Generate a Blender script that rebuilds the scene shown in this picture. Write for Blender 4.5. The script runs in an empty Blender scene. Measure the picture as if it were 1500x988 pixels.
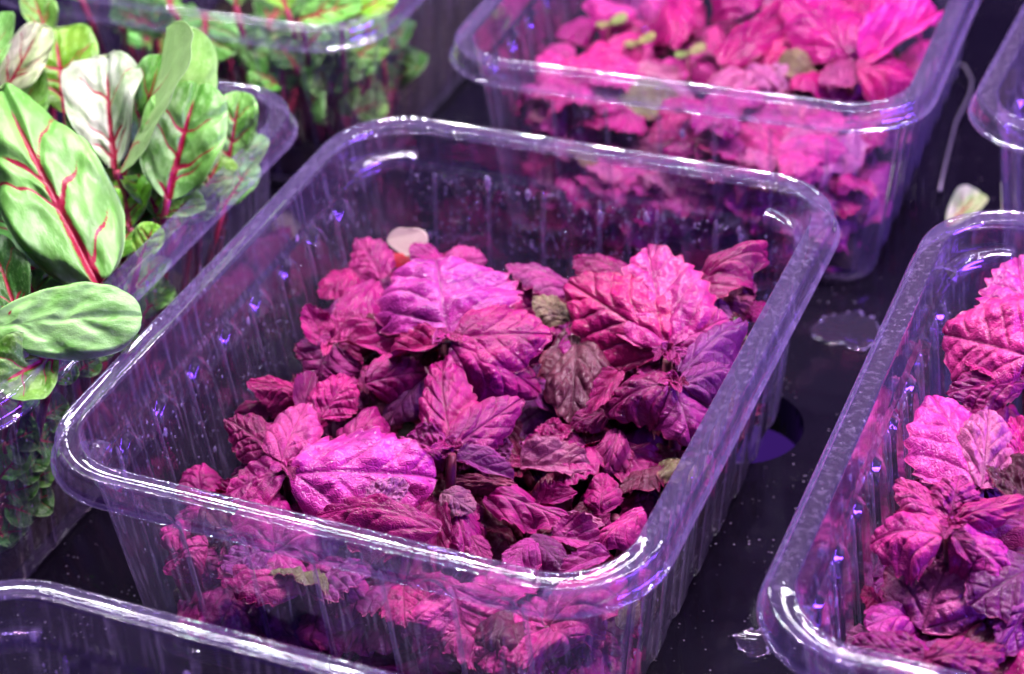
import bpy, bmesh, math, random
import numpy as np
from mathutils import Vector, Matrix, Quaternion

random.seed(7)
rng = np.random.default_rng(11)
scene = bpy.context.scene
COL = scene.collection
S = 0.13            # width of one punnet rim in metres; all layout numbers below are in rim widths
H = 0.46            # height of a punnet

# ------------------------------------------------------------------ camera
CM = np.array([[0.91976109, -0.18081964, 0.34834436],
               [0.38829532, 0.54847019, -0.74054520],
               [-0.05715138, 0.81638515, 0.57467296]])
CC = np.array([1.20599414, -2.99977561, 1.83951294])      # above the rim plane, in rim widths
FPX = 2872.96                                             # focal length in photo pixels (1500 wide)
cam_data = bpy.data.cameras.new('camera')
cam = bpy.data.objects.new('camera', cam_data)
COL.objects.link(cam)
cam_data.sensor_width = 36.0
cam_data.lens = FPX / 1500 * 36
cam_data.clip_start = 0.01
cam_data.clip_end = 20
mw = Matrix([list(CM[i]) + [0] for i in range(3)] + [[0, 0, 0, 1]])
mw.translation = Vector((CC[0] * S, CC[1] * S, (CC[2] + H) * S))
cam.matrix_world = mw
cam_data.dof.use_dof = True
cam_data.dof.focus_distance = 3.12 * S
cam_data.dof.aperture_fstop = 15
scene.camera = cam

# ------------------------------------------------------------------ world and lamps
world = bpy.data.worlds.new('World')
scene.world = world
world.use_nodes = True
bg = world.node_tree.nodes['Background']
bg.inputs[0].default_value = (0.17, 0.045, 0.62, 1)      # violet glow of the other grow racks in the dark room
bg.inputs[1].default_value = 0.20

def lamp(name, x, y, z, power, col, size, tilt=(0, 0)):
    l = bpy.data.lights.new(name, 'AREA')
    l.shape = 'DISK'; l.size = size * S
    l.energy = power; l.color = col
    o = bpy.data.objects.new(name, l)
    o.location = (x * S, y * S, (z + H) * S)
    o.rotation_euler = (tilt[0], tilt[1], 0)
    COL.objects.link(o)
    return o
# two rows of diodes of the grow-light bars hanging over the rack
N_LED = 21
for i in range(N_LED):
    x = -2.6 + 5.2 * i / (N_LED - 1)
    mix = max(0.0, min(1.0, (x + 1.2) / 1.6))             # white diodes over the chard, pink over the red leaves
    if i % 2 == 0:
        c = (0.86 + 0.14 * mix, 1.0 - 0.14 * mix, 0.86 + 0.10 * mix)
    else:
        c = (0.90 + 0.10 * mix, 0.96 - 0.50 * mix, 0.84 + 0.10 * mix)
    lamp('grow_light_diode', x, 0.15, 2.4, 0.42 * (0.46 + 0.54 * mix), c, 0.07, (math.radians(-6), 0))
for i in range(13):
    x = -2.0 + 4.6 * i / 12
    c = (0.42, 0.26, 1.0) if i % 2 else (0.85, 0.45, 1.0)
    lamp('grow_light_diode', x, -1.5, 2.7, 0.038, c, 0.07, (math.radians(8), 0))

def bar(name, x, y, z, lx, ly, power, col, rot):
    l = bpy.data.lights.new(name, 'AREA')
    l.shape = 'RECTANGLE'; l.size = lx * S; l.size_y = ly * S
    l.energy = power; l.color = col
    o = bpy.data.objects.new(name, l)
    o.location = (x * S, y * S, (z + H) * S); o.rotation_euler = rot
    COL.objects.link(o)
bar('light_bar', 0.0, 0.22, 2.4, 5.2, 0.05, 1.0, (1.0, 0.84, 0.95), (math.radians(-6), 0, 0))
bar('light_bar', 0.0, 1.25, 2.4, 5.2, 0.05, 0.8, (0.95, 0.90, 1.0), (math.radians(-14), 0, 0))
# unseen violet light added at the right to tint walls and leaf sides
bar('light_bar', 4.4, -0.6, 0.35, 0.30, 4.0, 6.5, (0.24, 0.06, 1.0), (0, math.radians(84), 0))
scene.view_settings.view_transform = 'Standard'
scene.view_settings.look = 'None'
scene.view_settings.exposure = 0.12
scene.view_settings.gamma = 1.0
cy = scene.cycles
cy.max_bounces = 6; cy.diffuse_bounces = 1; cy.glossy_bounces = 3
cy.transmission_bounces = 6; cy.transparent_max_bounces = 26
cy.use_adaptive_sampling = True; cy.adaptive_threshold = 0.06
cy.caustics_reflective = False; cy.caustics_refractive = False
cy.sample_clamp_indirect = 4.0
cy.use_denoising = True

# ------------------------------------------------------------------ helpers
def at(px, py, z):
    """photo pixel -> point at height z above the rim plane (rim widths)"""
    d = CM @ np.array([(px - 750) / FPX, -(py - 494) / FPX, -1.0])
    t = (z - CC[2]) / d[2]
    return CC + t * d

def V(p):                       # rim-width coordinates -> metres
    return Vector((p[0] * S, p[1] * S, (p[2] + H) * S))

def link(name, mesh, mat=None, parent=None, loc=None):
    o = bpy.data.objects.new(name, mesh)
    COL.objects.link(o)
    if mat is not None and not mesh.materials:
        mesh.materials.append(mat)
    if parent is not None:
        o.parent = parent
    if loc is not None:
        o.location = loc
    return o

def tag(o, label, cat, group=None, kind=None):
    o['label'] = label; o['category'] = cat
    if group: o['group'] = group
    if kind: o['kind'] = kind
    return o

def empty(name, loc):
    o = bpy.data.objects.new(name, None)
    o.empty_display_size = 0.005
    o.location = loc
    COL.objects.link(o)
    return o

def smooth(me):
    me.polygons.foreach_set('use_smooth', np.ones(len(me.polygons), dtype=bool))
    me.update()
    return me

def sstep(a, b, x):
    t = np.clip((x - a) / (b - a), 0, 1)
    return t * t * (3 - 2 * t)

class Nodes:
    def __init__(self, name):
        self.m = bpy.data.materials.new(name); self.m.use_nodes = True
        self.t = self.m.node_tree; self.t.nodes.clear()
        self.out = self.t.nodes.new('ShaderNodeOutputMaterial')
    def n(self, typ, **kw):
        nd = self.t.nodes.new('ShaderNode' + typ)
        for k, v in kw.items():
            if k.startswith('i_'):
                key = k[2:]
                key = int(key) if key.isdigit() else key.replace('_', ' ')
                if isinstance(v, bpy.types.NodeSocket): self.t.links.new(v, nd.inputs[key])
                else: nd.inputs[key].default_value = v
            else: setattr(nd, k, v)
        return nd
    def math(self, op, a, b=0.0, clamp=False):
        nd = self.n('Math', operation=op, use_clamp=clamp)
        for i, v in enumerate((a, b)):
            if isinstance(v, bpy.types.NodeSocket): self.t.links.new(v, nd.inputs[i])
            else: nd.inputs[i].default_value = v
        return nd.outputs[0]
    def mixc(self, fac, a, b, blend='MIX'):
        nd = self.n('Mix', data_type='RGBA', blend_type=blend)
        for i, v in ((0, fac), (6, a), (7, b)):
            if isinstance(v, bpy.types.NodeSocket): self.t.links.new(v, nd.inputs[i])
            elif i == 0: nd.inputs[i].default_value = v
            else: nd.inputs[i].default_value = (*v, 1) if len(v) == 3 else v
        return nd.outputs[2]
    def ramp(self, fac, stops):
        nd = self.n('ValToRGB')
        el = nd.color_ramp.elements
        while len(el) < len(stops): el.new(0.5)
        for e, (p, c) in zip(el, stops):
            e.position = p; e.color = (c, c, c, 1) if not hasattr(c, '__len__') else (*c, 1)
        self.t.links.new(fac, nd.inputs[0])
        return nd.outputs[0]
    def mixs(self, fac, a, b):
        nd = self.n('MixShader')
        if isinstance(fac, bpy.types.NodeSocket): self.t.links.new(fac, nd.inputs[0])
        else: nd.inputs[0].default_value = fac
        self.t.links.new(a, nd.inputs[1]); self.t.links.new(b, nd.inputs[2])
        return nd.outputs[0]
    def noise(self, vec, scale, detail=3, rough=0.5):
        nd = self.n('TexNoise', i_Scale=scale, i_Detail=detail, i_Roughness=rough)
        if vec is not None: self.t.links.new(vec, nd.inputs['Vector'])
        return nd.outputs['Fac']
    def done(self, sock):
        self.t.links.new(sock, self.out.inputs['Surface'])
        return self.m

# ------------------------------------------------------------------ materials
def plastic(name, haze, streak, tint, gain, rough, spots=0.0, bs=0.40):
    """thin clear PET sheet: sees through, mirrors more at grazing angles, slightly milky where scuffed"""
    N = Nodes(name)
    tc = N.n('TexCoord').outputs['Object']
    mp = N.n('Mapping', i_Scale=(900, 900, 26)); N.t.links.new(tc, mp.inputs[0])
    st = N.noise(mp.outputs[0], 1.0, 1, 0.6)
    lo = N.noise(tc, 55, 0)
    hgt = N.math('ADD', N.math('MULTIPLY', st, 0.10), N.math('MULTIPLY', lo, 0.9))
    bump = N.n('Bump', i_Strength=bs, i_Distance=0.0012, i_Height=hgt)
    lw = N.n('LayerWeight', i_Blend=0.5); N.t.links.new(bump.outputs[0], lw.inputs['Normal'])
    f5 = N.math('POWER', lw.outputs['Facing'], 4.2)
    fr = N.math('MULTIPLY', N.math('ADD', N.math('MULTIPLY', f5, 0.95), 0.05), gain, clamp=True)
    tr = N.n('BsdfTransparent', i_Color=(*tint, 1)).outputs[0]
    gl = N.n('BsdfGlossy', i_Color=(1, 1, 1, 1), i_Roughness=rough)
    N.t.links.new(bump.outputs[0], gl.inputs['Normal'])
    base = N.mixs(fr, tr, gl.outputs[0])
    df = N.n('BsdfDiffuse', i_Color=(0.62, 0.52, 0.94, 1)).outputs[0]  # violet light of the room is put into the haze colour
    tl = N.n('BsdfTranslucent', i_Color=(0.62, 0.52, 0.94, 1)).outputs[0]
    milk = N.mixs(0.45, df, tl)
    sfac = N.ramp(st, [(0.52, 0.0), (0.75, 1.0)])
    hz = N.math('ADD', haze, N.math('MULTIPLY', sfac, streak))
    if spots:
        vor = N.n('TexVoronoi', i_Scale=520.0); N.t.links.new(tc, vor.inputs['Vector'])
        dot = N.ramp(vor.outputs['Distance'], [(0.10, 1.0), (0.20, 0.0)])
        patch = N.ramp(N.noise(tc, 70, 0), [(0.48, 0.0), (0.62, 1.0)])
        hz = N.math('ADD', hz, N.math('MULTIPLY', N.math('MULTIPLY', dot, patch), spots))
    return N.done(N.mixs(N.math('MINIMUM', hz, 0.8), base, milk))

M_WALL = plastic('clear_wall_plastic', 0.032, 0.095, (0.95, 0.93, 0.985), 1.7, 0.09, 0.20)
M_RIM = plastic('clear_rim_plastic', 0.060, 0.10, (0.93, 0.92, 0.97), 2.0, 0.05, 0.14, 0.10)
M_DROP = plastic('water_film', 0.30, 0.0, (1, 1, 1), 3.0, 0.03)

def leaf_red():
    N = Nodes('crinkled_red_leaf')
    oi = N.n('ObjectInfo')
    tc = N.n('TexCoord')
    at_v = N.n('Attribute', attribute_name='vein').outputs['Fac']
    at_u = N.n('Attribute', attribute_name='under').outputs['Fac']
    at_e = N.n('Attribute', attribute_name='edge').outputs['Fac']
    g = tc.outputs['Object']
    off = N.n('VectorMath', operation='ADD'); N.t.links.new(g, off.inputs[0])
    rnd = N.n('CombineXYZ'); N.t.links.new(N.math('MULTIPLY', oi.outputs['Random'], 31.0), rnd.inputs[0])
    N.t.links.new(rnd.outputs[0], off.inputs[1])
    co = off.outputs[0]
    base = oi.outputs['Color']
    n1 = N.noise(co, 3.2, 2, 0.6)
    n2 = N.noise(co, 16, 1, 0.6)
    pale = N.mixc(1.0, base, (1.45, 1.9, 1.5), 'MULTIPLY')
    deep = N.mixc(1.0, base, (0.50, 0.36, 0.66), 'MULTIPLY')
    c = N.mixc(N.ramp(n1, [(0.32, 0.0), (0.68, 1.0)]), deep, base)
    c = N.mixc(N.math('MULTIPLY', N.ramp(n2, [(0.45, 0.0), (0.75, 1.0)]), 0.45), c, pale)
    c = N.mixc(N.math('MULTIPLY', at_v, 0.8), c, N.mixc(1.0, base, (0.38, 0.3, 0.45), 'MULTIPLY'))
    speck = N.n('TexVoronoi', i_Scale=26.0); N.t.links.new(co, speck.inputs['Vector'])
    sp = N.ramp(speck.outputs['Distance'], [(0.03, 1.0), (0.09, 0.0)])
    c = N.mixc(N.math('MULTIPLY', sp, 0.5), c, (0.10, 0.01, 0.05))
    c = N.mixc(N.math('MULTIPLY', at_e, 0.5), c, (0.30, 0.012, 0.07))
    und = N.mixc(n1, (0.16, 0.012, 0.06), (0.26, 0.05, 0.16))
    c = N.mixc(N.math('MULTIPLY', at_u, 0.85), c, und)
    # fine reticulate relief of the small veins
    v2 = N.n('TexVoronoi', feature='DISTANCE_TO_EDGE', i_Scale=24.0); N.t.links.new(co, v2.inputs['Vector'])
    cell = N.ramp(v2.outputs['Distance'], [(0.0, 0.0), (0.16, 1.0)])
    hgt = N.math('ADD', N.math('MULTIPLY', cell, 0.30), N.math('MULTIPLY', N.noise(co, 60, 1, 0.7), 0.55))
    bump = N.n('Bump', i_Strength=0.55, i_Distance=0.0006, i_Height=hgt)
    p = N.n('BsdfPrincipled', i_Roughness=0.27, i_Base_Color=c)
    p.inputs['Specular IOR Level'].default_value = 0.42
    p.inputs['Sheen Weight'].default_value = 0.0
    p.inputs['Sheen Tint'].default_value = (1, 0.75, 0.95, 1)
    N.t.links.new(bump.outputs[0], p.inputs['Normal'])
    tl = N.n('BsdfTranslucent', i_Color=(0.62, 0.02, 0.07, 1))
    return N.done(N.mixs(0.16, p.outputs[0], tl.outputs[0]))

def leaf_green():
    N = Nodes('red_veined_green_leaf')
    oi = N.n('ObjectInfo')
    at_v = N.n('Attribute', attribute_name='vein').outputs['Fac']
    at_u = N.n('Attribute', attribute_name='under').outputs['Fac']
    at_e = N.n('Attribute', attribute_name='edge').outputs['Fac']
    g = N.n('TexCoord').outputs['Object']
    off = N.n('VectorMath', operation='ADD'); N.t.links.new(g, off.inputs[0])
    rnd = N.n('CombineXYZ'); N.t.links.new(N.math('MULTIPLY', oi.outputs['Random'], 31.0), rnd.inputs[0])
    N.t.links.new(rnd.outputs[0], off.inputs[1])
    co = off.outputs[0]
    base = oi.outputs['Color']
    n1 = N.noise(co, 3.0, 3, 0.55)
    n2 = N.noise(co, 24, 1, 0.6)
    deep = N.mixc(1.0, base, (0.40, 0.60, 0.30), 'MULTIPLY')
    lite = N.mixc(0.5, base, (0.36, 0.66, 0.26))
    c = N.mixc(N.ramp(n1, [(0.35, 0.0), (0.65, 1.0)]), deep, base)
    c = N.mixc(N.math('MULTIPLY', N.ramp(n2, [(0.5, 0.0), (0.8, 1.0)]), 0.5), c, lite)
    c = N.mixc(N.math('MULTIPLY', at_e, 0.6), c, lite)
    c = N.mixc(N.math('MULTIPLY', at_u, 0.7), c, (0.30, 0.44, 0.20))
    vn = N.math('MULTIPLY', at_v, N.ramp(N.noise(co, 30, 2), [(0.25, 0.75), (0.6, 1.25)]))
    c = N.mixc(N.ramp(vn, [(0.26, 0.0), (0.60, 1.0)]), c, (0.28, 0.006, 0.03))
    hgt = N.math('ADD', N.math('MULTIPLY', n2, 0.6), N.math('MULTIPLY', N.noise(co, 90, 0), 0.25))
    bump = N.n('Bump', i_Strength=0.45, i_Distance=0.0005, i_Height=hgt)
    p = N.n('BsdfPrincipled', i_Roughness=0.40, i_Base_Color=c)
    p.inputs['Specular IOR Level'].default_value = 0.45
    N.t.links.new(bump.outputs[0], p.inputs['Normal'])
    tcol = N.mixc(1.0, c, (1.5, 1.5, 0.6), 'MULTIPLY')
    tl = N.n('BsdfTranslucent', i_Color=tcol)
    return N.done(N.mixs(0.30, p.outputs[0], tl.outputs[0]))

def simple(name, col, rough, bumpscale=None, bumpd=0.0005, col2=None, spec=0.5, transl=0.0):
    N = Nodes(name)
    tc = N.n('TexCoord').outputs['Object']
    c = N.mixc(N.noise(tc, 260, 4, 0.6), col, col2 or [v * 0.55 for v in col])
    p = N.n('BsdfPrincipled', i_Roughness=rough, i_Base_Color=c)
    p.inputs['Specular IOR Level'].default_value = spec
    if bumpscale:
        b = N.n('Bump', i_Strength=0.7, i_Distance=bumpd, i_Height=N.noise(tc, bumpscale, 4, 0.6))
        N.t.links.new(b.outputs[0], p.inputs['Normal'])
    if transl:
        tl = N.n('BsdfTranslucent', i_Color=(*col, 1))
        return N.done(N.mixs(transl, p.outputs[0], tl.outputs[0]))
    return N.done(p.outputs[0])

M_RED = leaf_red()
M_GREEN = leaf_green()
M_STEM = simple('red_stalk', (0.30, 0.012, 0.05), 0.4, 900, 0.0003, (0.16, 0.03, 0.05))
M_PSTEM = simple('purple_stalk', (0.20, 0.02, 0.08), 0.45, 900, 0.0003, (0.10, 0.03, 0.03))
M_MAT = simple('dark_growing_mat', (0.006, 0.004, 0.005), 0.9, 700, 0.002, (0.018, 0.012, 0.010), spec=0.15)
M_TAG = simple('cream_label', (0.50, 0.44, 0.37), 0.7, 500, 0.0001, (0.42, 0.33, 0.28))
M_PIPE = simple('grey_pipe', (0.07, 0.07, 0.08), 0.34, 300, 0.0002, (0.04, 0.04, 0.05))
M_HOLE = simple('black_hole_lining', (0.01, 0.01, 0.012), 0.5)
M_TUBE = simple('pale_drip_line', (0.13, 0.12, 0.16), 0.25)

def bench():
    N = Nodes('black_glossy_bench')
    tc = N.n('TexCoord').outputs['Object']
    v = N.n('TexVoronoi', i_Scale=330.0, i_Randomness=1.0); N.t.links.new(tc, v.inputs['Vector'])
    rs = N.n('SeparateColor'); N.t.links.new(v.outputs['Color'], rs.inputs[0])
    big = N.math('MULTIPLY', N.math('GREATER_THAN', rs.outputs[0], 0.93), N.ramp(v.outputs['Distance'], [(0.06, 1.0), (0.13, 0.0)]))
    v2 = N.n('TexVoronoi', i_Scale=900.0); N.t.links.new(tc, v2.inputs['Vector'])
    rs2 = N.n('SeparateColor'); N.t.links.new(v2.outputs['Color'], rs2.inputs[0])
    sm = N.math('MULTIPLY', N.math('GREATER_THAN', rs2.outputs[1], 0.86), N.ramp(v2.outputs['Distance'], [(0.10, 0.7), (0.26, 0.0)]))
    patch = N.ramp(N.noise(tc, 40, 3), [(0.45, 0.0), (0.70, 0.85)])
    d = N.math('MULTIPLY', N.math('MAXIMUM', big, sm), patch, clamp=True)
    smear = N.noise(tc, 18, 4, 0.65)
    c = N.mixc(d, N.mixc(smear, (0.002, 0.002, 0.004), (0.006, 0.005, 0.010)), (0.42, 0.38, 0.50))
    r = N.math('ADD', N.math('MULTIPLY', smear, 0.12), N.math('ADD', 0.05, N.math('MULTIPLY', d, 0.4)))
    b = N.n('Bump', i_Strength=0.12, i_Distance=0.0004, i_Height=N.noise(tc, 240, 2))
    p = N.n('BsdfPrincipled', i_Base_Color=c, i_Roughness=r)
    p.inputs['Specular IOR Level'].default_value = 0.3
    N.t.links.new(b.outputs[0], p.inputs['Normal'])
    return N.done(p.outputs[0])
M_BENCH = bench()

# ------------------------------------------------------------------ bench (setting)
hole_c = at(1086, 622, -H); hole_r = 0.118
def build_bench():
    bm = bmesh.new()
    n = 48
    ring = [bm.verts.new(((hole_c[0] + hole_r * math.cos(a)) * S, (hole_c[1] + hole_r * math.sin(a)) * S, 0)) for a in [2 * math.pi * i / n for i in range(n)]]
    R = 0.5 * S
    mid = []
    for i in range(n):
        a = 2 * math.pi * i / n
        k = 1 / max(abs(math.cos(a)), abs(math.sin(a)))
        mid.append(bm.verts.new(((hole_c[0] * S + 14 * S * k * math.cos(a)), (hole_c[1] * S + 14 * S * k * math.sin(a)), 0)))
    for i in range(n):
        j = (i + 1) % n
        bm.faces.new((ring[i], mid[i], mid[j], ring[j]))
    low = [bm.verts.new((v.co.x, v.co.y, -0.012)) for v in ring]
    for i in range(n):
        j = (i + 1) % n
        bm.faces.new((ring[i], ring[j], low[j], low[i]))
    bm.normal_update()
    me = bpy.data.meshes.new('bench_top'); bm.to_mesh(me); bm.free()
    o = link('bench_top', me, M_BENCH)
    o['kind'] = 'structure'; o['label'] = 'black glossy dusty bench top under the punnets'
    return o
bench_top = build_bench()

def tube_mesh(name, pts, radii, seg=8, cap=True):
    bm = bmesh.new()
    pts = [Vector(p) for p in pts]
    rings = []
    for i, p in enumerate(pts):
        d = (pts[min(i + 1, len(pts) - 1)] - pts[max(i - 1, 0)]).normalized()
        u = d.cross(Vector((0.3, 0.9, 0.2))).normalized(); w = d.cross(u)
        rings.append([bm.verts.new(p + (u * math.cos(a) + w * math.sin(a)) * radii[i]) for a in [2 * math.pi * k / seg for k in range(seg)]])
    for a, b in zip(rings, rings[1:]):
        for k in range(seg):
            bm.faces.new((a[k], a[(k + 1) % seg], b[(k + 1) % seg], b[k]))
    if cap:
        bm.faces.new(rings[0][::-1]); bm.faces.new(rings[-1])
    me = bpy.data.meshes.new(name); bm.to_mesh(me); bm.free()
    return smooth(me)

# a grey drain pipe shows through the hole
hp = V(hole_c)
bm = bmesh.new()
prof = [(0.0, -0.016), (0.006, -0.017), (0.011, -0.021), (0.0125, -0.026), (0.0125, -0.06), (0.0, -0.06)]
rr = []
for r, z in prof:
    rr.append([bm.verts.new((r * math.cos(a), r * math.sin(a), z)) for a in [2 * math.pi * k / 32 for k in range(32)]])
for a, b in zip(rr, rr[1:]):
    for k in range(32):
        bm.faces.new((a[k], b[k], b[(k + 1) % 32], a[(k + 1) % 32]))
bmesh.ops.remove_doubles(bm, verts=bm.verts, dist=1e-6)
me = bpy.data.meshes.new('pipe_end'); bm.to_mesh(me); bm.free(); smooth(me)
pipe = link('pipe_end', me, M_PIPE, None, (hp.x, hp.y, 0))
tag(pipe, 'rounded grey pipe end sunk in the hole of the black bench', 'pipe')

# water marks: thin flat films with a beaded dry edge
def water_mark(px, py, rx, ry, seed, label):
    r_ = random.Random(seed)
    c = at(px, py, -H)
    bm = bmesh.new(); n = 40
    ph = [r_.uniform(0, 6.28) for _ in range(5)]
    def rad(a): return 1 + 0.14 * math.sin(2 * a + ph[0]) + 0.09 * math.sin(3 * a + ph[1]) + 0.06 * math.sin(7 * a + ph[2]) + 0.04 * math.sin(11 * a + ph[3])
    rings = []
    for f, z in ((0.0, 0.0005), (0.90, 0.0005), (0.96, 0.0007), (1.0, 0.0003)):
        rings.append([bm.verts.new((f * rad(a) * rx * S * math.cos(a), f * rad(a) * ry * S * math.sin(a), z)) for a in [2 * math.pi * k / n for k in range(n)]])
    for a, b in zip(rings, rings[1:]):
        for k in range(n):
            bm.faces.new((a[k], b[k], b[(k + 1) % n], a[(k + 1) % n]))
    bmesh.ops.remove_doubles(bm, verts=bm.verts, dist=1e-7)
    me = bpy.data.meshes.new('water_mark'); bm.to_mesh(me); bm.free(); smooth(me)
    o = link('water_mark', me, M_FILM, None, V(c))
    tag(o, label, 'water mark')
    bm = bmesh.new()
    for k in range(26):
        a = r_.uniform(0, 6.28); s = r_.uniform(0.0002, 0.0005)
        m = Matrix.Translation((rad(a) * rx * S * math.cos(a) * 0.97, rad(a) * ry * S * math.sin(a) * 0.97, 0.0006)) @ Matrix.Diagonal((s, s, s * 0.6, 1))
        bmesh.ops.create_icosphere(bm, subdivisions=1, radius=1, matrix=m)
    me = bpy.data.meshes.new('dried_beads'); bm.to_mesh(me); bm.free(); smooth(me)
    b = link('dried_beads', me, M_DROP, o); b['kind'] = 'stuff'
M_FILM = plastic('dried_water_film', 0.022, 0.0, (1, 1, 1), 1.2, 0.10, 0.12, 0.0)
water_mark(1243, 486, 0.062, 0.072, 3, 'large dried water ring on the bench between two magenta punnets')
water_mark(1103, 944, 0.032, 0.030, 5, 'small pale water spot on the bench below the large dried ring')

# thin drip line beside the far magenta punnet
pts = [V(at(x, y, -H + 0.02)) for x, y in ((1376, 280), (1386, 235), (1400, 180), (1420, 140), (1424, 118), (1414, 98), (1398, 92))]
dl = link('drip_line', tube_mesh('drip_line', pts, [0.0005] * len(pts)), M_TUBE)
tag(dl, 'thin pale drip line curving over the bench behind the dried water ring', 'drip line')

# ------------------------------------------------------------------ punnet
HX, HY, RC = 0.5, 0.592, 0.155
def outline(inset, segc=14, per=18):
    """points of the rounded rectangle with the side coordinate used for the ribs"""
    a, b, r = HX - inset, HY - inset, max(RC - inset, 0.03)
    out = []
    def side(p0, p1, nrm, length, nr):
        m = nr * per
        for i in range(m):
            t = i / m
            out.append((p0[0] + (p1[0] - p0[0]) * t, p0[1] + (p1[1] - p0[1]) * t, nrm[0], nrm[1], t * nr, nr))
    def corner(cx, cy_, a0):
        for i in range(segc):
            an = a0 + math.pi / 2 * i / segc
            out.append((cx + r * math.cos(an), cy_ + r * math.sin(an), math.cos(an), math.sin(an), -1, 0))
    side((a, -b + r), (a, b - r), (1, 0), 0, 8)
    corner(a - r, b - r, 0)
    side((a - r, b), (-a + r, b), (0, 1), 0, 6)
    corner(-a + r, b - r, math.pi / 2)
    side((-a, b - r), (-a, -b + r), (-1, 0), 0, 8)
    corner(-a + r, -b + r, math.pi)
    side((-a + r, -b), (a - r, -b), (0, -1), 0, 6)
    corner(a - r, -b + r, 1.5 * math.pi)
    return out

def loft(name, profile, rib=False, closed_profile=False):
    """profile: (inset, z) pairs in rim widths, z below the rim plane"""
    verts, faces = [], []
    n = None
    for inset, z in profile:
        o = outline(inset)
        n = len(o)
        for x, y, nx, ny, q, nr in o:
            d = 0.0
            if rib and q >= 0:
                f = abs((q % 1.0) - 0.5)
                top = np.clip((-0.088 - z) / 0.035, 0, 1)
                halfw = 0.26 * math.sqrt(max(top, 0.0))
                g = float(sstep(halfw + 0.04, halfw - 0.02, f)) if top > 0 else 0.0
                g *= float(sstep(-H + 0.005, -H + 0.035, z))
                d = -0.011 * g
            if rib and q < 0:                         # stacking lug pressed into each corner
                pass
            verts.append(((x + nx * d) * S, (y + ny * d) * S, (z + H) * S))
    m = len(profile)
    for i in range(m - 1 + (1 if closed_profile else 0)):
        i2 = (i + 1) % m
        for k in range(n):
            k2 = (k + 1) % n
            faces.append((i * n + k, i * n + k2, i2 * n + k2, i2 * n + k))
    me = bpy.data.meshes.new(name)
    me.from_pydata(verts, [], faces)
    return smooth(me)

rim_prof = []
for k in range(9):                                    # rolled bead at the foot of the skirt
    an = math.pi * 0.5 - 2 * math.pi * k / 9 * 0.97
    rim_prof.append((-0.006 - 0.0045 * math.cos(an), -0.0385 + 0.0045 * math.sin(an)))
rim_prof = rim_prof[::-1]
rim_prof += [(-0.005, -0.033), (-0.002, -0.029), (0.0002, -0.022), (0.0012, -0.010), (0.0022, -0.003), (0.0042, 0.0004), (0.0068, 0.0014), (0.0094, 0.0008), (0.0112, -0.0008),
             (0.0130, -0.0014), (0.0330, -0.0014), (0.0350, -0.0004), (0.0368, 0.0010), (0.0392, 0.0012), (0.0412, 0.0), (0.0425, -0.005)]
wall_prof = [(0.0425, -0.005), (0.0435, -0.02), (0.0445, -0.045), (0.0460, -0.066), (0.0475, -0.072), (0.0495, -0.077), (0.0510, -0.080), (0.0525, -0.083)]
wall_prof += [(0.0535 + 0.034 * t, -0.086 - (H - 0.124) * t) for t in [0, .015, .03, .05, .07, .09, .12, .2, .35, .5, .65, .8, .9, 1]]
wall_prof += [(0.089, -H + 0.03), (0.093, -H + 0.018), (0.101, -H + 0.009), (0.113, -H + 0.0035)]
base_prof = [(0.113, -H + 0.0035), (0.14, -H + 0.0035), (0.15, -H + 0.008), (0.19, -H + 0.008), (0.20, -H + 0.0035), (0.30, -H + 0.0035), (0.31, -H + 0.008), (0.40, -H + 0.008)]
ME_RIM = loft('rim', rim_prof)
ME_WALL = loft('wall', wall_prof, rib=True)
def base_mesh():
    me0 = loft('base', base_prof)
    bm = bmesh.new(); bm.from_mesh(me0)
    n = len(outline(0.1))
    bm.verts.ensure_lookup_table()
    bm.faces.new([bm.verts[(len(base_prof) - 1) * n + k] for k in range(n)])
    bm.to_mesh(me0); bm.free()
    return me0
ME_BASE = base_mesh()
# small step lug in each corner, one shared mesh
def lug_mesh():
    bm = bmesh.new()
    n = 14
    rows = []
    for inset, z in ((0.046, -0.050), (0.066, -0.053), (0.070, -0.058), (0.069, -0.080)):
        r = RC - inset
        rows.append([bm.verts.new((r * math.cos(a) * S, r * math.sin(a) * S, (z + H) * S)) for a in [math.pi / 2 * (0.04 + 0.92 * k / n) for k in range(n + 1)]])
    for a, b in zip(rows, rows[1:]):
        for k in range(n):
            bm.faces.new((a[k], a[k + 1], b[k + 1], b[k]))
    for k0 in (0, n):
        bm.faces.new([r[k0] for r in rows])
    me = bpy.data.meshes.new('corner_lug'); bm.to_mesh(me); bm.free()
    return smooth(me)
ME_LUG = lug_mesh()
for m_, mt in ((ME_RIM, M_RIM), (ME_WALL, M_WALL), (ME_BASE, M_WALL), (ME_LUG, M_WALL)):
    m_.materials.append(mt)

def rib_mesh():
    n = 6
    bm = bmesh.new(); rows = []
    prof = [(0.053, -0.088, 0.2), (0.0545, -0.094, 0.8), (0.0563, -0.11, 1), (0.0865, -H + 0.045, 1), (0.088, -H + 0.028, 0.3)]
    for ins, z, k in prof:
        rows.append([bm.verts.new((0.0042 * k * math.cos(a) * S, (-ins - 0.0048 * k * math.sin(a)) * S, (z + H) * S)) for a in [math.pi * i / n for i in range(n + 1)]])
    for a, b in zip(rows, rows[1:]):
        for k in range(n): bm.faces.new((a[k], b[k], b[k + 1], a[k + 1]))
    me = bpy.data.meshes.new('rib'); bm.to_mesh(me); bm.free()
    me.materials.append(M_RIB)
    return smooth(me)
M_RIB = plastic('clear_rib_plastic', 0.10, 0.10, (0.93, 0.92, 0.97), 2.6, 0.10)
ME_RIB = rib_mesh()                                   # seen from the middle of a wall whose outer face looks along +Y
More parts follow.
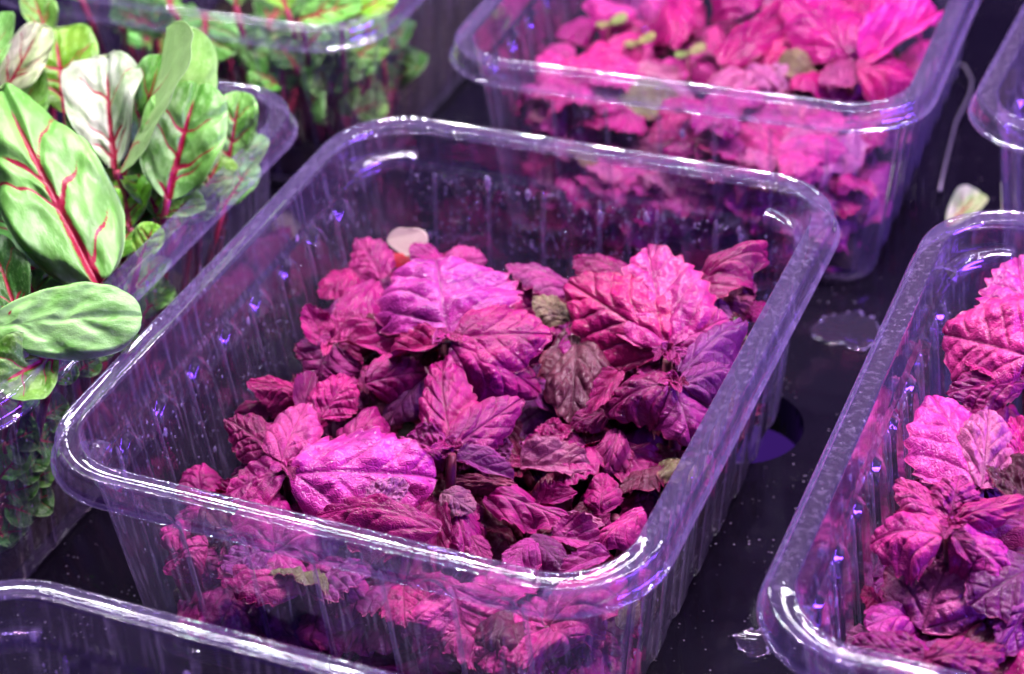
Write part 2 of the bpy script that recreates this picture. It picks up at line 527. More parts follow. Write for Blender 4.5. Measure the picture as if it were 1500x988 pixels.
def ribs(p):
    for ang, half, other, nr in ((0, HY, HX, 6), (90, HX, HY, 8), (180, HY, HX, 6), (270, HX, HY, 8)):
        span = 2 * (other - RC)
        for k in range(nr):
            u = -span / 2 + span * (k + 0.5 - 0.27) / nr
            o = link('rib', ME_RIB, None, p)
            a = math.radians(ang)
            o.rotation_euler = (0, 0, a)
            o.location = (Matrix.Rotation(a, 3, 'Z') @ Vector((u * S, half * S, 0)))

def droplets(parent, seed, sides, n, big):
    """condensation: small flattened beads on the inner faces of the walls"""
    r_ = random.Random(seed)
    bm = bmesh.new()
    for k in range(n + big):
        sd = r_.choice(sides)
        z = -r_.uniform(0.09, 0.34) if k < n else -r_.uniform(0.06, 0.28)
        ins = 0.0545 + 0.034 * (-z - 0.086) / (H - 0.124)
        s = r_.uniform(0.0010, 0.0028) if k < n else r_.uniform(0.004, 0.0075)
        el = r_.uniform(0.9, 1.5) if k < n else r_.uniform(1.4, 2.4)
        if sd in 'LR':
            y = r_.uniform(-HY + .12, HY - .12); x = (HX - ins - 0.004) * (1 if sd == 'R' else -1)
            sc = (s * 0.45, s, s * el)
        else:
            x = r_.uniform(-HX + .12, HX - .12); y = (HY - ins - 0.004) * (1 if sd == 'B' else -1)
            sc = (s, s * 0.45, s * el)
        m = Matrix.Translation((x * S, y * S, (z + H) * S)) @ Matrix.Diagonal((sc[0] * S, sc[1] * S, sc[2] * S, 1))
        bmesh.ops.create_icosphere(bm, subdivisions=1 if k < n else 2, radius=1, matrix=m)
    me = bpy.data.meshes.new('condensation'); bm.to_mesh(me); bm.free(); smooth(me)
    o = link('condensation', me, M_DROP, parent); o['kind'] = 'stuff'

ME_MAT = None
def growing_mat(p, label):
    global ME_MAT
    if ME_MAT is None:
        nx, ny = 44, 52
        vs, fs = [], []
        for j in range(ny):
            for i in range(nx):
                x = -0.37 + 0.74 * i / (nx - 1); y = -0.455 + 0.91 * j / (ny - 1)
                e = min(i, nx - 1 - i, j, ny - 1 - j)
                z = -H + 0.015 if e == 0 else -H + 0.066 + 0.008 * random.uniform(-1, 1)
                vs.append((x * S, y * S, (z + H) * S))
        for j in range(ny - 1):
            for i in range(nx - 1):
                a = j * nx + i
                fs.append((a, a + 1, a + nx + 1, a + nx))
        ME_MAT = bpy.data.meshes.new('growing_mat'); ME_MAT.from_pydata(vs, [], fs); smooth(ME_MAT)
    o = link('growing_mat', ME_MAT, M_MAT)
    o.location = p.location; o.rotation_euler = p.rotation_euler
    tag(o, label, 'growing mat')

def punnet(cx, cy_, rot, label):
    p = empty('punnet', (cx * S, cy_ * S, 0.0005))
    p.rotation_euler = (0, 0, math.radians(rot))
    tag(p, label, 'punnet', 'clear punnets on the bench')
    link('rim', ME_RIM, None, p); link('wall', ME_WALL, None, p); link('base', ME_BASE, None, p)
    for sx, sy, a in ((1, 1, 0), (-1, 1, 90), (-1, -1, 180), (1, -1, 270)):
        o = link('corner_lug', ME_LUG, None, p, (sx * (HX - RC) * S, sy * (HY - RC) * S, 0))
        o.rotation_euler = (0, 0, math.radians(a))
    ribs(p)
    return p
MAIN = (-0.004, -0.592); LEFT = (-1.105, -0.572); RIGHT = (1.147, -0.592); BACKL = (-1.13, 0.848); BACKR = (0.030, 0.832); FAR = (1.138, 0.852); FRONT = (0.060, -1.980)
p_main = punnet(*MAIN, 0, 'clear ribbed punnet of magenta plants with its whole rim in view')
p_left = punnet(*LEFT, 0, 'clear punnet crowded with tall red-veined green leaves reaching over its rim')
p_right = punnet(*RIGHT, 0, 'clear punnet of large magenta leaves, its blue-sheened long rim beside the dried water ring')
p_bl = punnet(*BACKL, 0, 'clear punnet of blurred green leaves behind the tall red-veined leaves')
p_br = punnet(*BACKR, 1.6, 'clear punnet full of blurred pink leaves with large leaves near its rim')
p_far = punnet(*FAR, -2.0, 'clear punnet with a bright glare on its corner, beside the drip line')
p_front = punnet(*FRONT, 0, 'empty-looking dark clear punnet with a bright pink streak on its rim')
droplets(p_main, 1, 'BBBBBLLR', 1000, 24)
droplets(p_br, 2, 'BF', 120, 4)
droplets(p_left, 4, 'RR', 90, 4)
droplets(p_front, 3, 'BL', 160, 8)
droplets(p_right, 5, 'L', 120, 8)
growing_mat(p_main, 'dark growing mat under the magenta plants of the fully seen punnet')
growing_mat(p_left, 'dark growing mat under the tall red-veined green leaves')
growing_mat(p_right, 'dark growing mat under the large magenta leaves by the water ring')
growing_mat(p_bl, 'dark growing mat under the blurred green leaves')
growing_mat(p_front, 'dark growing mat in the empty-looking punnet')
growing_mat(p_far, 'dark growing mat in the punnet with the bright glare')
growing_mat(p_br, 'dark growing mat under the blurred pink leaves')

# ------------------------------------------------------------------ leaf meshes
def sines(n, fmin, fmax, r):
    f = r.uniform(fmin, fmax, n); a = r.uniform(0, 2 * np.pi, n); ph = r.uniform(0, 2 * np.pi, n)
    def fn(x, y):
        o = 0
        for i in range(n): o = o + np.sin(f[i] * (x * np.cos(a[i]) + y * np.sin(a[i])) + ph[i])
        return o / math.sqrt(n)
    return fn

def finish_leaf(name, X, Y, Zl, T, Sg, bend, vein, edge, mat, thick=0.012):
    """bend the flat leaf along its length, set base at origin and tip on +X, give it thickness"""
    ns, nt = X.shape
    th = bend(Sg[:, 0])                                # direction angle along the midrib
    ds = np.gradient(Sg[:, 0])
    cx = np.concatenate([[0], np.cumsum((np.cos(th) * ds)[:-1])]); cz = np.concatenate([[0], np.cumsum((np.sin(th) * ds)[:-1])])
    dx = X - Sg                                        # tooth shift along the length
    px = cx[:, None] + dx * np.cos(th)[:, None] - Zl * np.sin(th)[:, None]
    pz = cz[:, None] + dx * np.sin(th)[:, None] + Zl * np.cos(th)[:, None]
    L = math.hypot(cx[-1], cz[-1]); an = math.atan2(cz[-1], cx[-1])
    ca, sa = math.cos(-an) / L, math.sin(-an) / L
    P = np.stack([px * ca - pz * sa, Y / L ** 0.5, px * sa + pz * ca], -1)
    # normals
    du = np.gradient(P, axis=0); dv = np.gradient(P, axis=1)
    Nn = np.cross(du, dv); Nn /= np.linalg.norm(Nn, axis=-1, keepdims=True) + 1e-9
    top = P.reshape(-1, 3); bot = (P - Nn * thick).reshape(-1, 3)
    verts = np.concatenate([top, bot])
    idx = np.arange(ns * nt).reshape(ns, nt); off = ns * nt
    a, b, c, d = idx[:-1, :-1], idx[1:, :-1], idx[1:, 1:], idx[:-1, 1:]
    F = [np.stack([a, b, c, d], -1).reshape(-1, 4), np.stack([d, c, b, a], -1).reshape(-1, 4) + off]
    for line in (idx[:, 0][::-1], idx[:, -1]):
        F.append(np.stack([line[:-1], line[:-1] + off, line[1:] + off, line[1:]], -1))
    F = np.concatenate(F)
    me = bpy.data.meshes.new(name)
    me.vertices.add(len(verts)); me.vertices.foreach_set('co', verts.astype(np.float32).ravel())
    me.loops.add(F.size); me.loops.foreach_set('vertex_index', F.ravel().astype(np.int32))
    me.polygons.add(len(F)); me.polygons.foreach_set('loop_start', (np.arange(len(F)) * 4).astype(np.int32))
    me.update(calc_edges=True)
    for nm, arr in (('vein', np.concatenate([vein.ravel(), vein.ravel() * .6])), ('edge', np.concatenate([edge.ravel(), edge.ravel()])),
                    ('under', np.concatenate([np.zeros(off), np.ones(off)]))):
        at_ = me.attributes.new(nm, 'FLOAT', 'POINT'); at_.data.foreach_set('value', arr.astype(np.float32))
    me.materials.append(mat)
    return smooth(me)

def red_leaf(name, seed, bend=0.5, arch=0.5, puck=1.0, fold=0.0, fuzz=0.0, ripple=0.05, ns=112, nt=65, nv=4.6, tip_curl=0.0, roll=0.5):
    r = np.random.default_rng(seed)
    s = np.linspace(0, 1, ns); t = np.linspace(-1, 1, nt)
    Sg, T = np.meshgrid(s, t, indexing='ij')
    e0, e1 = r.uniform(0.42, 0.55), r.uniform(0.62, 0.8)
    w = (s ** e0) * ((1 - s) ** e1); w = w / w.max() * 0.5
    w = np.maximum(w, 0.012)
    nteeth = 8
    tw = sines(4, 6, 16, r)(s, s * 0)
    asym = 1 + 0.08 * r.standard_normal()
    saw = ((s * nteeth + 0.45 * tw) % 1.0)
    saw = np.where(saw < 0.72, saw / 0.72, (1 - saw) / 0.28)           # teeth lean towards the tip
    saw = sstep(0, 1, saw)
    tooth = (saw - 0.5) * (0.058 + 0.018 * sines(4, 5, 14, r)(s, s * 0)) * np.sqrt(w / 0.5)
    aT = np.abs(T)
    Y = T * w[:, None] * np.where(T > 0, asym, 2 - asym) + np.sign(T) * tooth[:, None] * aT ** 5
    X = Sg + 0.02 * (saw - 0.4)[:, None] * aT ** 6
    ay = np.abs(Y)
    warp = sines(6, 5, 12, r)(X, Y)
    phi = nv * (Sg - 0.95 * ay + 0.25 * ay ** 2) + 0.16 * warp + np.where(T > 0, 0.0, 0.4) + r.uniform(0, 1)
    dist = np.abs(phi - np.round(phi))
    puff = np.abs(np.sin(np.pi * phi)) ** 0.6
    win = sstep(0.0, 0.10, ay) * (1 - 0.35 * aT ** 4)
    cross = np.sin((ay * 1.0 + Sg * 0.8) * 62 + 2.0 * np.sin(Sg * 23 + seed))
    n1 = sines(7, 4, 11, r)(X, Y); n2 = sines(9, 16, 30, r)(X, Y); n3 = sines(10, 45, 80, r)(X, Y)
    Z = puck * (0.021 * puff * win * (1 + 0.45 * n2) + 0.0035 * cross * puff * win * (0.4 + 0.6 * np.abs(n1)) + 0.0032 * n3 * win + 0.006 * n2 * win)
    Z = Z - 0.016 * np.exp(-(ay / 0.014) ** 2) - 0.010 * puck * np.exp(-(dist / 0.05) ** 2) * sstep(0.02, 0.06, ay) * (1 - 0.6 * aT)
    rk = sstep(0.70, 1.0, aT) * (0.6 + 0.5 * np.sin(5 * Sg + 1.7 * seed + np.sign(T)))
    Z = Z - roll * 0.075 * rk ** 1.5 * (w[:, None] / 0.5)
    sa = np.where(T > 0, 1 + 0.6 * r.uniform(-1, 1), 1 + 0.6 * r.uniform(-1, 1))
    Z = Z - arch * sa * (ay ** 2) * 1.7 + fold * np.sqrt(ay ** 2 + 0.0009)
    Z = Z + 1.35 * ripple * n1 * (0.35 + ay * 1.8) * sstep(0, .25, Sg)
    Z = Z + 0.5 * ripple * np.sin(Sg * 17 + seed + np.sign(T) * 1.3) * aT ** 3
    Z = Z + fuzz * (0.022 * n3 + 0.02 * n2)
    vein = np.maximum(np.exp(-(dist / 0.040) ** 2) * sstep(0, .03, ay) * (1 - .45 * aT), np.exp(-(ay / 0.010) ** 2))
    edge = sstep(0.90, 1.0, aT)
    def bf(q): return bend * 0.5 - bend * q - tip_curl * sstep(0.65, 1.0, q)
    return finish_leaf(name, X, Y, Z, T, Sg, bf, vein, edge, M_RED)

def green_leaf(name, seed, bend=0.4, arch=-0.4, fold=0.0, roll=0.0, ripple=0.07, ns=90, nt=73, puck=1.0, e=(0.75, 0.42), vs=1.0):
    r = np.random.default_rng(seed)
    s = np.linspace(0, 1, ns); t = np.linspace(-1, 1, nt)
    Sg, T = np.meshgrid(s, t, indexing='ij')
    s2 = np.clip((s - 0.0) / 1.0, 0, 1)
    w = (s2 ** e[0]) * ((1 - s2) ** e[1]); w = w / w.max() * 0.5; w = np.maximum(w, 0.012)
    w = w * (1 + 0.035 * np.sin(s * 8 + seed))
    Y = T * w[:, None]; X = Sg.copy()
    aT = np.abs(T); ay = np.abs(Y)
    vein = np.exp(-(ay / (0.048 * (1 - 0.92 * Sg) + 0.003)) ** 2) * sstep(0.95, 0.70, Sg)
    puffd = np.full(X.shape, 9.0)
    for k in range(3):
        s0 = 0.10 + 0.21 * k + 0.03 * r.standard_normal()
        for sg in (-1, 1):
            s1 = s0 + 0.05 * r.standard_normal()
            a0 = r.uniform(0.45, 0.85); lim = r.uniform(0.62, 1.0)
            path = s1 + 0.012 * np.sin(ay * 30 + seed + k) + a0 * ay - 0.25 * np.sin(np.clip(ay / 0.45, 0, 1) * math.pi) * r.uniform(-.15, .15)
            d = np.abs(X - path) * 0.72
            wd = (0.019 - 0.024 * aT) * (1 - 0.75 * s1) * (1 + 0.35 * sg * (-1) ** k)
            m = np.where(Y * sg > 0, np.exp(-(d / np.maximum(wd, 0.0065)) ** 2) * sstep(lim, lim - .30, aT), 0)
            vein = np.maximum(vein, m * 0.95)
            puffd = np.where(Y * sg > 0, np.minimum(puffd, d), puffd)
    n1 = sines(7, 4, 10, r)(X, Y); n2 = sines(9, 14, 26, r)(X, Y); n3 = sines(9, 30, 50, r)(X, Y)
    Z = puck * 0.022 * sstep(0.0, 0.07, np.minimum(puffd, ay)) * (1 + .3 * n2) + 0.0035 * n3 * puck
    Z = Z - arch * ay ** 2 * 1.5 + fold * np.sqrt(ay ** 2 + 0.0006)
    Z = Z + ripple * n1 * (0.2 + ay * 1.5) + ripple * 0.7 * np.sin(Sg * 11 + seed + np.sign(T)) * aT ** 3 * sstep(0, .3, Sg)
    if roll:                                           # margins roll over
        k = sstep(0.72, 1.0, aT)
        Z = Z - roll * 0.10 * k ** 2; Y = Y - np.sign(T) * abs(roll) * 0.05 * k ** 2
    edge = sstep(0.86, 1.0, aT)
    vein = vein * (vs if vs == 1.0 else vs + 0.5 * sstep(1.2, 2.0, n2))
    def bf(q): return bend * 0.5 - bend * q
    return finish_leaf(name, X, Y, Z, T, Sg, bf, vein, edge, M_GREEN, 0.009)

RED = {
    'flat': [red_leaf('leaf', 10 + i, 0.65, 0.40, 1.25, 0, 0, 0.045) for i in range(4)],
    'dome': [red_leaf('leaf', 20 + i, 1.3, 0.95, 1.35, 0, 0, 0.05) for i in range(5)],
    'cup': [red_leaf('leaf', 30 + i, -0.5, -0.9, 0.9, 0, 0, 0.06) for i in range(3)],
    'puck': [red_leaf('leaf', 40 + i, 0.8, 0.5, 1.75, 0, 0.06, 0.06, nv=5.4) for i in range(4)],
    'curl': [red_leaf('leaf', 50 + i, 1.5, 0.5, 1.3, 0, 0, 0.08, tip_curl=1.2) for i in range(4)],
    'fold': [red_leaf('leaf', 60 + i, 0.6, 0.1, 1.3, 0.75, 0, 0.05) for i in range(3)],
    'fuzzy': [red_leaf('leaf', 70 + i, 0.6, 0.2, 1.5, 0.45, 0.45, 0.05, nv=5.4) for i in range(4)],
}
GRN = {
    'open': [green_leaf('leaf', 110 + i, 0.5, -0.35, 0.12, 0.3, 0.085, puck=1.4) for i in range(4)],
    'cup': [green_leaf('leaf', 120 + i, -0.5, -0.75, 0, 0, 0.04) for i in range(3)],
    'fold': [green_leaf('leaf', 130 + i, 0.7, 0.1, 0.95, 0, 0.04) for i in range(2)],
    'roll': [green_leaf('leaf', 140 + i, 0.8, 0.2, 0, 0.9, 0.05) for i in range(3)],
    'plain': [green_leaf('leaf', 170 + i, 0.7, 0.1, 0, 0.8, 0.05, e=(0.6, 0.42), vs=0.12) for i in range(2)],
    'broad': [green_leaf('leaf', 160 + i, 0.8, 0.15, 0, 0.7, 0.11, puck=1.5, e=(0.42, 0.60)) for i in range(2)],
    'round': [green_leaf('leaf', 150 + i, 0.5, -0.25, 0.1, 0.3, 0.09, puck=1.5, e=(0.55, 0.40)) for i in range(3)],
}
COUNT = {}
def pick(table, style):
    k = (id(table), style); COUNT[k] = COUNT.get(k, -1) + 1
    return table[style][COUNT[k] % len(table[style])]

MAG = (0.31, 0.007, 0.125)
PINKC = (0.41, 0.026, 0.19)
PUR = (0.19, 0.018, 0.14)
OLIVE = (0.13, 0.030, 0.045)
GREENC = (0.10, 0.20, 0.07)
PALE = (0.36, 0.09, 0.20)
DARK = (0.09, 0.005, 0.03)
REDC = (0.30, 0.003, 0.02)
UP = np.array([0, 0, 1.0])

def place_leaf(root, table, b, t, wpx, style, col, roll=0, face=0.35, jitter=0.16, rnd=random, box=None):
    P0, P1 = at(*b), at(*t)
    if box is not None:
        P0 = clampbox(P0, box, 0.11); P1 = clampbox(P1, box, 0.08)
    ax = P1 - P0; L = np.linalg.norm(ax)
    mid = (P0 + P1) / 2
    depth = -(CM.T @ (mid - CC))[2]
    W = wpx * depth / FPX
    L = max(L, 0.6 * W)
    ax = ax / np.linalg.norm(ax)
    view = (CC - mid); view /= np.linalg.norm(view)
    n = (1 - face) * UP + face * view
    n = n - ax * (n @ ax); n /= np.linalg.norm(n) + 1e-9
    q = Quaternion(Vector(ax), math.radians(roll + rnd.uniform(-8, 8)))
    n = q @ Vector(n)
    x = Vector(ax); y = n.cross(x).normalized(); z = x.cross(y)
    o = link('leaf', pick(table, style), None, root)
    k_ = rnd.choice((0.7, 0.9, 1.0, 1.0, 1.15)) if table is RED else 1.0
    o.color = (*[max(0, c * k_ * (1 + rnd.uniform(-jitter, jitter))) for c in col], 1)
    m = Matrix((x, y, z)).transposed().to_4x4()
    m = m @ Matrix.Diagonal((L * S, W * S, 0.5 * (L + W) * S, 1))
    m.translation = V(P0) - root.location
    o.matrix_basis = m
    return o, P0

def stalk(root, P0, P1, r0, r1, mat, name='stem', bulge=0.02):
    a = V(P0) - root.location; b = V(P1) - root.location
    mid = (a + b) / 2 + Vector((random.uniform(-1, 1), random.uniform(-1, 1), 0)) * bulge * S
    pts = [a, (a + mid) / 2 * 1.0, mid, (mid + b) / 2, b]
    me = tube_mesh(name, pts, [r0 + (r1 - r0) * k / 4 for k in range(5)])
    return link(name, me, mat, root)

def clampbox(p, box, ins=0.12):
    """keep a point inside the rounded inner wall of its punnet"""
    x = min(max(p[0] - box[0], -HX + ins), HX - ins); y = min(max(p[1] - box[1], -HY + ins), HY - ins)
    r = 0.20
    cx_, cy2 = HX - ins - r, HY - ins - r
    if abs(x) > cx_ and abs(y) > cy2:
        dx, dy = abs(x) - cx_, abs(y) - cy2
        d = math.hypot(dx, dy)
        if d > r:
            x = math.copysign(cx_ + dx * r / d, x); y = math.copysign(cy2 + dy * r / d, y)
    return np.array([x + box[0], y + box[1], p[2]])

def red_plant(box, c, leaves, label, group=None, tuft=0, name='red_leaf_plant', grow=1.13, under=4):
    """c = (px, py, z) of the growing tip; leaves = (bx, by, zb, tx, ty, zt, width px, style, colour[, roll])"""
    C0 = clampbox(at(*c), box, 0.14)
    foot = np.array([C0[0], C0[1], -H + 0.055])
    root = empty(name, V(foot))
    tag(root, label, 'plant', group)
    stalk(root, foot, C0 + np.array([0, 0, -0.015]), 0.0016, 0.0011, M_PSTEM)
    for lf in leaves:
        bx, by, zb, tx, ty, zt, w, st, col = lf[:9]
        roll = lf[9] if len(lf) > 9 else 0
        tx = bx + (tx - bx) * (1 + (grow - 1) * .6); ty = by + (ty - by) * (1 + (grow - 1) * .6)
        place_leaf(root, RED, (bx, by, zb), (tx, ty, zt), w * grow, st, col, roll, box=box)
    for k in range(under if box is not MAIN else under + 4):
        a = random.uniform(0, 2 * math.pi); rr = random.uniform(45, 80); b0 = (c[0] + 12 * math.cos(a), c[1] + 8 * math.sin(a), c[2] - 0.045)
        place_leaf(root, RED, b0, (c[0] + rr * math.cos(a), c[1] + rr * 0.65 * math.sin(a), c[2] - random.uniform(0.05, 0.10)), random.uniform(38, 62), random.choice(['dome', 'curl', 'puck', 'flat']), random.choice([MAG, PUR, MAG, DARK]), box=box)
    for k in range(tuft):
        a = 2 * math.pi * k / tuft + random.uniform(-.4, .4); rr = random.uniform(18, 34)
        place_leaf(root, RED, c, (c[0] + rr * math.cos(a), c[1] + rr * 0.6 * math.sin(a), c[2] + random.uniform(0.0, 0.03)), random.uniform(15, 24), 'fuzzy', PINKC)
    return root

# ------------------------------------------------------------------ plants of the fully seen punnet
GM = 'magenta plants in the fully seen punnet'
red_plant(MAIN, (655, 494, -.11), [
    (656, 490, -.11, 640, 388, -.06, 188, 'flat', PINKC, 0),
    (666, 497, -.10, 797, 492, -.10, 108, 'flat', MAG, 12),
    (662, 504, -.10, 783, 572, -.19, 96, 'dome', MAG, 10),
    (648, 503, -.11, 580, 524, -.15, 50, 'fold', MAG, 0)],
    'large broad-leaved magenta plant with a flat pink top leaf, near the cream label', GM, 6)
red_plant(MAIN, (660, 656, -.16), [
    (660, 655, -.17, 650, 534, -.12, 76, 'puck', MAG, -12),
    (663, 655, -.17, 756, 590, -.14, 66, 'flat', MAG, 28),
    (654, 668, -.17, 598, 643, -.17, 52, 'fuzzy', MAG, 0),
    (668, 674, -.18, 744, 702, -.22, 40, 'fold', PUR, 0)],
    'magenta plant with an upright pair of ribbed leaves below the flat pink leaf', GM, 4)
red_plant(MAIN, (420, 688, -.16), [
    (424, 694, -.15, 622, 700, -.18, 160, 'flat', PINKC, 18),
    (412, 676, -.15, 446, 598, -.12, 78, 'flat', PINKC, 0),
    (410, 672, -.16, 338, 618, -.15, 62, 'puck', MAG, 0),
    (420, 690, -.15, 340, 722, -.20, 100, 'flat', MAG, 10)],
    'magenta plant spreading one huge domed leaf with a jagged edge', GM, 4)
red_plant(MAIN, (484, 504, -.14), [
    (558, 408, -.16, 528, 354, -.13, 60, 'puck', PINKC, 0),
    (520, 398, -.16, 473, 434, -.18, 54, 'puck', MAG, 0),
    (552, 412, -.15, 508, 480, -.17, 58, 'flat', MAG, 0),
    (480, 506, -.15, 450, 450, -.09, 42, 'cup', MAG, 0),
    (485, 505, -.15, 513, 462, -.13, 44, 'fuzzy', MAG, 0),
    (484, 503, -.14, 468, 560, -.21, 104, 'dome', PINKC, 0),
    (495, 498, -.15, 586, 526, -.19, 48, 'fold', MAG, 0),
    (562, 486, -.17, 540, 462, -.16, 26, 'puck', OLIVE, 0)],
    'magenta plant with small curled leaves against the ribbed wall near the cream label', GM, 3)
red_plant(MAIN, (650, 396, -.20), [
    (652, 402, -.18, 608, 362, -.14, 50, 'dome', MAG, 0),
    (650, 398, -.18, 708, 380, -.16, 56, 'dome', PINKC, 20),
    (604, 388, -.18, 572, 375, -.16, 24, 'flat', REDC, 0)],
    'magenta plant peeping out behind the flat pink leaf, one small red leaf', GM)
red_plant(MAIN, (455, 598, -.20), [
    (447, 582, -.18, 372, 562, -.18, 46, 'dome', MAG, 0),
    (444, 602, -.18, 456, 552, -.15, 30, 'fold', MAG, 0),
    (422, 592, -.22, 362, 606, -.24, 32, 'curl', MAG, 0),
    (470, 612, -.18, 512, 556, -.15, 64, 'puck', MAG, 0),
    (535, 562, -.16, 620, 546, -.17, 66, 'dome', MAG, 20),
    (530, 542, -.17, 573, 578, -.20, 38, 'curl', MAG, 0),
    (628, 542, -.17, 572, 616, -.24, 70, 'dome', PALE, -15)],
    'magenta plant with glossy arched leaves between the domed leaf and the ribbed wall', GM, 2)
red_plant(MAIN, (978, 518, -.12), [
    (978, 510, -.12, 950, 374, -.05, 134, 'flat', PINKC, 0),
    (976, 508, -.12, 842, 420, -.09, 122, 'flat', MAG, -28),
    (936, 412, -.11, 846, 380, -.10, 72, 'dome', MAG, 0),
    (981, 508, -.12, 1060, 470, -.10, 80, 'flat', PINKC, 10),
    (1000, 432, -.12, 1124, 386, -.08, 66, 'curl', MAG, 0),
    (998, 548, -.13, 1082, 478, -.11, 74, 'dome', PUR, 0)],
    'largest magenta plant, its fan of broad leaves touching the rim opposite the ribbed wall', GM, 7)
red_plant(MAIN, (1062, 440, -.16), [
    (1060, 446, -.15, 1104, 418, -.12, 52, 'puck', PALE, 0),
    (1050, 438, -.12, 1054, 476, -.14, 40, 'flat', PALE, 0),
    (1090, 458, -.16, 1126, 450, -.15, 36, 'flat', MAG, 0),
    (1088, 506, -.16, 1078, 468, -.12, 18, 'fold', GREENC, 0)],
    'small pale magenta plant with a tiny green leaf behind the fan of broad leaves', GM)
red_plant(MAIN, (985, 562, -.13), [
    (1000, 564, -.12, 1066, 542, -.12, 60, 'dome', PUR, 0),
    (986, 560, -.12, 892, 604, -.18, 80, 'dome', MAG, -10),
    (984, 558, -.12, 1012, 648, -.20, 96, 'dome', PINKC, 0),
    (906, 545, -.14, 866, 602, -.18, 32, 'fold', MAG, 0),
    (892, 600, -.19, 838, 624, -.22, 44, 'puck', MAG, 0),
    (905, 630, -.20, 890, 698, -.26, 42, 'curl', PINKC, 0)],
    'magenta plant whose rounded leaves overhang the dark gap beside the rim', GM, 4)
red_plant(MAIN, (846, 474, -.16), [
    (848, 474, -.15, 838, 610, -.22, 100, 'puck', OLIVE, 0),
    (834, 470, -.15, 784, 440, -.12, 50, 'puck', (.20, .15, .09), 0),
    (872, 498, -.16, 886, 548, -.20, 18, 'fold', GREENC, 0),
    (802, 446, -.18, 744, 424, -.16, 56, 'flat', MAG, 0),
    (846, 428, -.16, 748, 392, -.13, 66, 'dome', PINKC, 10)],
    'plant with a dull olive-brown deeply crinkled leaf amid the magenta ones', GM, 3)
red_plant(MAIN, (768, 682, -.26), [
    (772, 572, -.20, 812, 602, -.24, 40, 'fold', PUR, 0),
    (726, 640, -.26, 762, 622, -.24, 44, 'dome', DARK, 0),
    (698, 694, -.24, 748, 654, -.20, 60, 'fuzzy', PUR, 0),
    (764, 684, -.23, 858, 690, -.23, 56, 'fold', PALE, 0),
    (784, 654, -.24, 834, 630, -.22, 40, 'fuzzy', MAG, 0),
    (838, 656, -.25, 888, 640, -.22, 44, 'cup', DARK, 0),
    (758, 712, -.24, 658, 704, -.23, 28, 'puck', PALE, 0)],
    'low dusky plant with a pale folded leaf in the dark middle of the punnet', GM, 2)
red_plant(MAIN, (800, 775, -.26), [
    (776, 744, -.27, 838, 722, -.22, 44, 'cup', MAG, 0),
    (714, 728, -.23, 814, 770, -.26, 50, 'curl', MAG, 0),
    (810, 786, -.24, 876, 798, -.25, 44, 'fold', PINKC, 0),
    (786, 794, -.22, 742, 834, -.24, 56, 'dome', PINKC, 0),
    (774, 788, -.22, 828, 840, -.25, 52, 'dome', PUR, 0),
    (828, 754, -.25, 882, 768, -.25, 26, 'puck', PALE, 0),
    (892, 814, -.22, 828, 840, -.24, 36, 'fold', PINKC, 0)],
    'low magenta plant of small folded leaves close to the rounded rim corner', GM)
red_plant(MAIN, (900, 748, -.26), [
    (944, 748, -.22, 882, 798, -.25, 62, 'dome', PINKC, 0),
    (880, 752, -.26, 886, 700, -.23, 56, 'dome', MAG, 0),
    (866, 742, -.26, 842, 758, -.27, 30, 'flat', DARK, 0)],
    'small plant with one round ribbed pink leaf in the dark rim corner', GM)
red_plant(MAIN, (650, 762, -.20), [
    (644, 778, -.16, 472, 758, -.18, 92, 'dome', MAG, 20),
    (660, 718, -.17, 684, 824, -.24, 66, 'dome', MAG, 0),
    (648, 722, -.16, 690, 748, -.18, 50, 'dome', PALE, 0),
    (690, 786, -.20, 714, 830, -.24, 36, 'flat', PINKC, 0),
    (640, 740, -.18, 642, 830, -.24, 40, 'fold', MAG, 0)],
    'magenta plant with a long ribbed roll of a leaf lying along the near rim', GM)
red_plant(MAIN, (530, 742, -.20), [
    (522, 746, -.18, 450, 732, -.18, 56, 'puck', PINKC, 0),
    (544, 746, -.18, 594, 712, -.16, 46, 'fuzzy', PALE, 0),
    (452, 738, -.19, 424, 780, -.23, 46, 'puck', MAG, 0),
    (420, 742, -.21, 372, 770, -.25, 48, 'dome', MAG, 0),
    (385, 735, -.24, 316, 720, -.24, 30, 'fold', MAG, 0)],
    'small crinkled plant tucked below the jagged edge of the domed leaf', GM, 4)
red_plant(MAIN, (285, 800, -.26), [
    (272, 772, -.22, 182, 798, -.25, 66, 'dome', PINKC, 0),
    (304, 800, -.22, 196, 842, -.28, 66, 'dome', PINKC, 0),
    (290, 808, -.23, 312, 854, -.30, 56, 'flat', PINKC, 0),
    (330, 800, -.24, 344, 850, -.30, 30, 'fold', MAG, 0),
    (252, 858, -.32, 228, 900, -.36, 44, 'puck', (.16, .16, .08), 0)],
    'pink plant pressed into the wall corner below the rim by the bare bench', GM)
red_plant(MAIN, (385, 880, -.33), [
    (380, 878, -.31, 342, 922, -.36, 64, 'dome', PINKC, 0),
    (392, 880, -.31, 444, 926, -.36, 64, 'dome', PALE, 0),
    (472, 842, -.28, 404, 856, -.29, 30, 'fold', PINKC, 0)],
    'pair of round pink leaves low behind the near wall', GM)
red_plant(MAIN, (515, 826, -.22), [
    (516, 828, -.21, 466, 908, -.30, 116, 'dome', PINKC, 0),
    (560, 828, -.22, 544, 894, -.29, 66, 'dome', PINKC, 0)],
    'plant with a broad pink leaf drooping behind the near wall beside two round leaves', GM)
